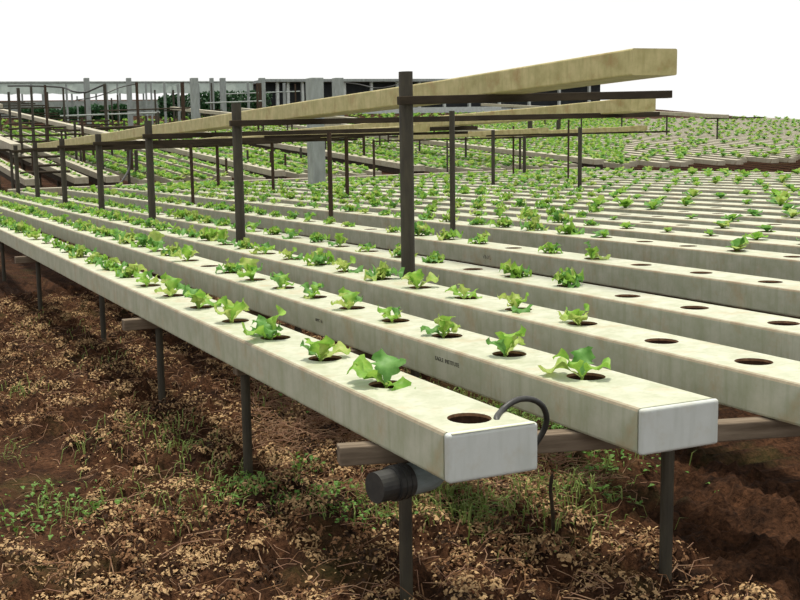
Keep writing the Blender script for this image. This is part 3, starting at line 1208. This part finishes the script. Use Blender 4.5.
def reg_near(r):
    # soil seen below and between the first channels
    y = 2.0 + 7.6 * r.random() ** 1.3
    return (r.uniform(0.20 + 0.12 * (y - 3.7), 2.15 + 0.18 * (y - 2.4)), y)


fl = flake_mass(30000, None, 0.005, 0.018, reg_near, 31)
# clumps of matted leaves: many small curled flakes heaped on low domes
rd = random.Random(77)
domes = 0
while domes < 1250:
    x, y = reg_near(rd)
    if bare(x, y) > rd.uniform(.1, .9):
        continue
    domes += 1
    r0 = rd.uniform(0.025, 0.075)
    h0 = r0 * rd.uniform(0.5, 1.05)
    zc = soil(x, y) - 0.012
    main = rd.choice([0, 0, 0, 1, 1, 2])
    stretch = rd.uniform(.7, 1.5)
    for k in range(int(36 + 900 * r0)):
        th, q = rd.uniform(0, 2 * PI), math.sqrt(rd.random())
        nrm = Vector((q * math.cos(th) / stretch, q * math.sin(th), math.sqrt(max(0.03, 1 - q * q))))
        p = Vector((x + r0 * q * math.cos(th) * stretch, y + r0 * q * math.sin(th), zc + h0 * math.sqrt(max(0, 1 - q * q)) + rd.uniform(-.006, .006)))
        tg = nrm.cross(Vector((rd.uniform(-1, 1), rd.uniform(-1, 1), rd.uniform(-1, 1)))).normalized()
        sz = rd.uniform(0.006, 0.020)
        a1 = (tg + nrm * rd.uniform(-.35, .6)).normalized() * sz
        sd2 = a1.cross(nrm + Vector((rd.uniform(-.6, .6), rd.uniform(-.6, .6), 0))).normalized() * sz * rd.uniform(.12, .38)
        up = nrm * sz * rd.uniform(.05, .35)
        mi = main if rd.random() < .7 else rd.randrange(3)
        fl.add([p - a1 * .5 - sd2 * .4, p - a1 * .5 + sd2 * .4, p + sd2 + up, p - sd2 + up * .6, p + a1 * .5 + sd2 * .5, p + a1 * .5 - sd2 * .3], [(0, 1, 2, 3), (3, 2, 4, 5)], mi)
o = fl.build('dry_mulch', [M['strawA'], M['strawB'], M['strawC']])
tag(o, 'dry brown mulch of curled leaves covering the soil under the channels', 'mulch', None, 'stuff')

b = MB()
rs = random.Random(41)
STRAW = [(310, 425), (330, 440), (270, 440), (480, 490), (560, 480), (290, 400), (350, 490), (340, 420), (530, 470), (285, 415), (320, 430), (265, 400), (500, 480)]
for k in range(7000):
    if rs.random() < 0.5:
        c0 = onz(*rs.choice(STRAW), GZ)
        x, y = c0.x + rs.gauss(0, .09), c0.y + rs.gauss(0, .15)
    else:
        x, y = reg_near(rs)
        if bare(x, y) > rs.uniform(.3, 1.2):
            continue
    z = soil(x, y) + rs.uniform(0.002, 0.014)
    L = rs.uniform(0.03, 0.13)
    yaw = rs.gauss(0.6, 1.1)
    d = Vector((math.cos(yaw), math.sin(yaw), rs.uniform(-.1, .25)))
    p = Vector((x, y, z))
    side = Vector((-d.y, d.x, 0)) * rs.uniform(-.02, .02)
    q1, q2 = p + d * L * .5 + side + Vector((0, 0, .010)), p + d * L
    q1.z = max(q1.z, soil(q1.x, q1.y) + .004)
    q2.z = max(q2.z, soil(q2.x, q2.y) + .002)
    b.tube([p, q1, q2], rs.uniform(.0007, .0017), 4, rs.choice([0, 0, 1]), False)
o = b.build('straw', [M['strawD'], M['strawB']])
tag(o, 'loose dry straw stems lying on the soil near the capped channel', 'straw', None, 'stuff')

# weeds: (image column, image row on the soil, spread in metres, leaves)
b = MB()
rw = random.Random(51)
SPOTS = [(250, 492, .07, 130, 0), (238, 500, .06, 80, 0), (300, 500, .12, 150, 0), (335, 500, .1, 110, 0), (308, 470, .06, 50, 0), (60, 500, .10, 70, 0), (45, 488, .05, 36, 0),
         (90, 505, .1, 60, 0), (25, 515, .08, 60, 0), (450, 508, .10, 220, 1), (490, 512, .12, 240, 1), (540, 508, .12, 200, 1), (470, 500, .08, 90, 0), (585, 500, .08, 90, 0), (585, 470, .1, 120, 0), (575, 500, .12, 100, 1),
         (430, 515, .1, 120, 1), (500, 425, .2, 420, 0), (550, 440, .18, 380, 0), (440, 405, .2, 260, 1), (480, 415, .2, 260, 1), (520, 430, .2, 260, 1), (590, 455, .14, 120, 0), (290, 400, .15, 90, 1), (305, 408, .12, 70, 0), (185, 450, .12, 90, 1),
         (170, 430, .1, 60, 1), (20, 395, .08, 60, 1), (110, 365, .15, 50, 1), (130, 430, .1, 40, 1), (200, 470, .12, 60, 1), (60, 330, .2, 50, 1), (380, 512, .1, 70, 1),
         (400, 395, .25, 90, 1), (220, 515, .1, 40, 1), (350, 515, .12, 70, 0), (95, 455, .08, 26, 1), (12, 450, .08, 30, 1), (560, 420, .2, 110, 0), (150, 512, .1, 60, 1)]
for (px, py, sp, n, kind) in SPOTS:
    c0 = onz(px, py, GZ)
    for k in range(n):
        x, y = c0.x + rw.gauss(0, sp * .8), c0.y + rw.gauss(0, sp * 1.3)
        z = soil(x, y)
        if kind == 0 and rw.random() < 0.75:
            L = rw.uniform(0.010, 0.028)
            leaf(b, rw.uniform(0, 6.28), L, L * .42, rw.uniform(.2, 1.3), rw.uniform(.2, 1.2), rw, 2, 3, 0, (x, y, z + rw.uniform(0, .03)), 0.6)
        else:
            L = rw.uniform(0.03, 0.085)
            yaw = rw.uniform(0, 6.28)
            d = Vector((math.cos(yaw), math.sin(yaw), 0))
            s = Vector((-d.y, d.x, 0)) * 0.0022
            p = Vector((x, y, z - .003))
            q = p + d * L * .25 + Vector((0, 0, L * .7))
            e = p + d * L * .75 + Vector((0, 0, L * .8))
            b.add([p - s, p + s, q + s, q - s, e], [(0, 1, 2, 3), (3, 2, 4)], 1)
o = b.build('weeds', [M['weedA'], M['weedB']])
tag(o, 'low green weeds and grass growing in patches on the soil', 'weeds', None, 'stuff')
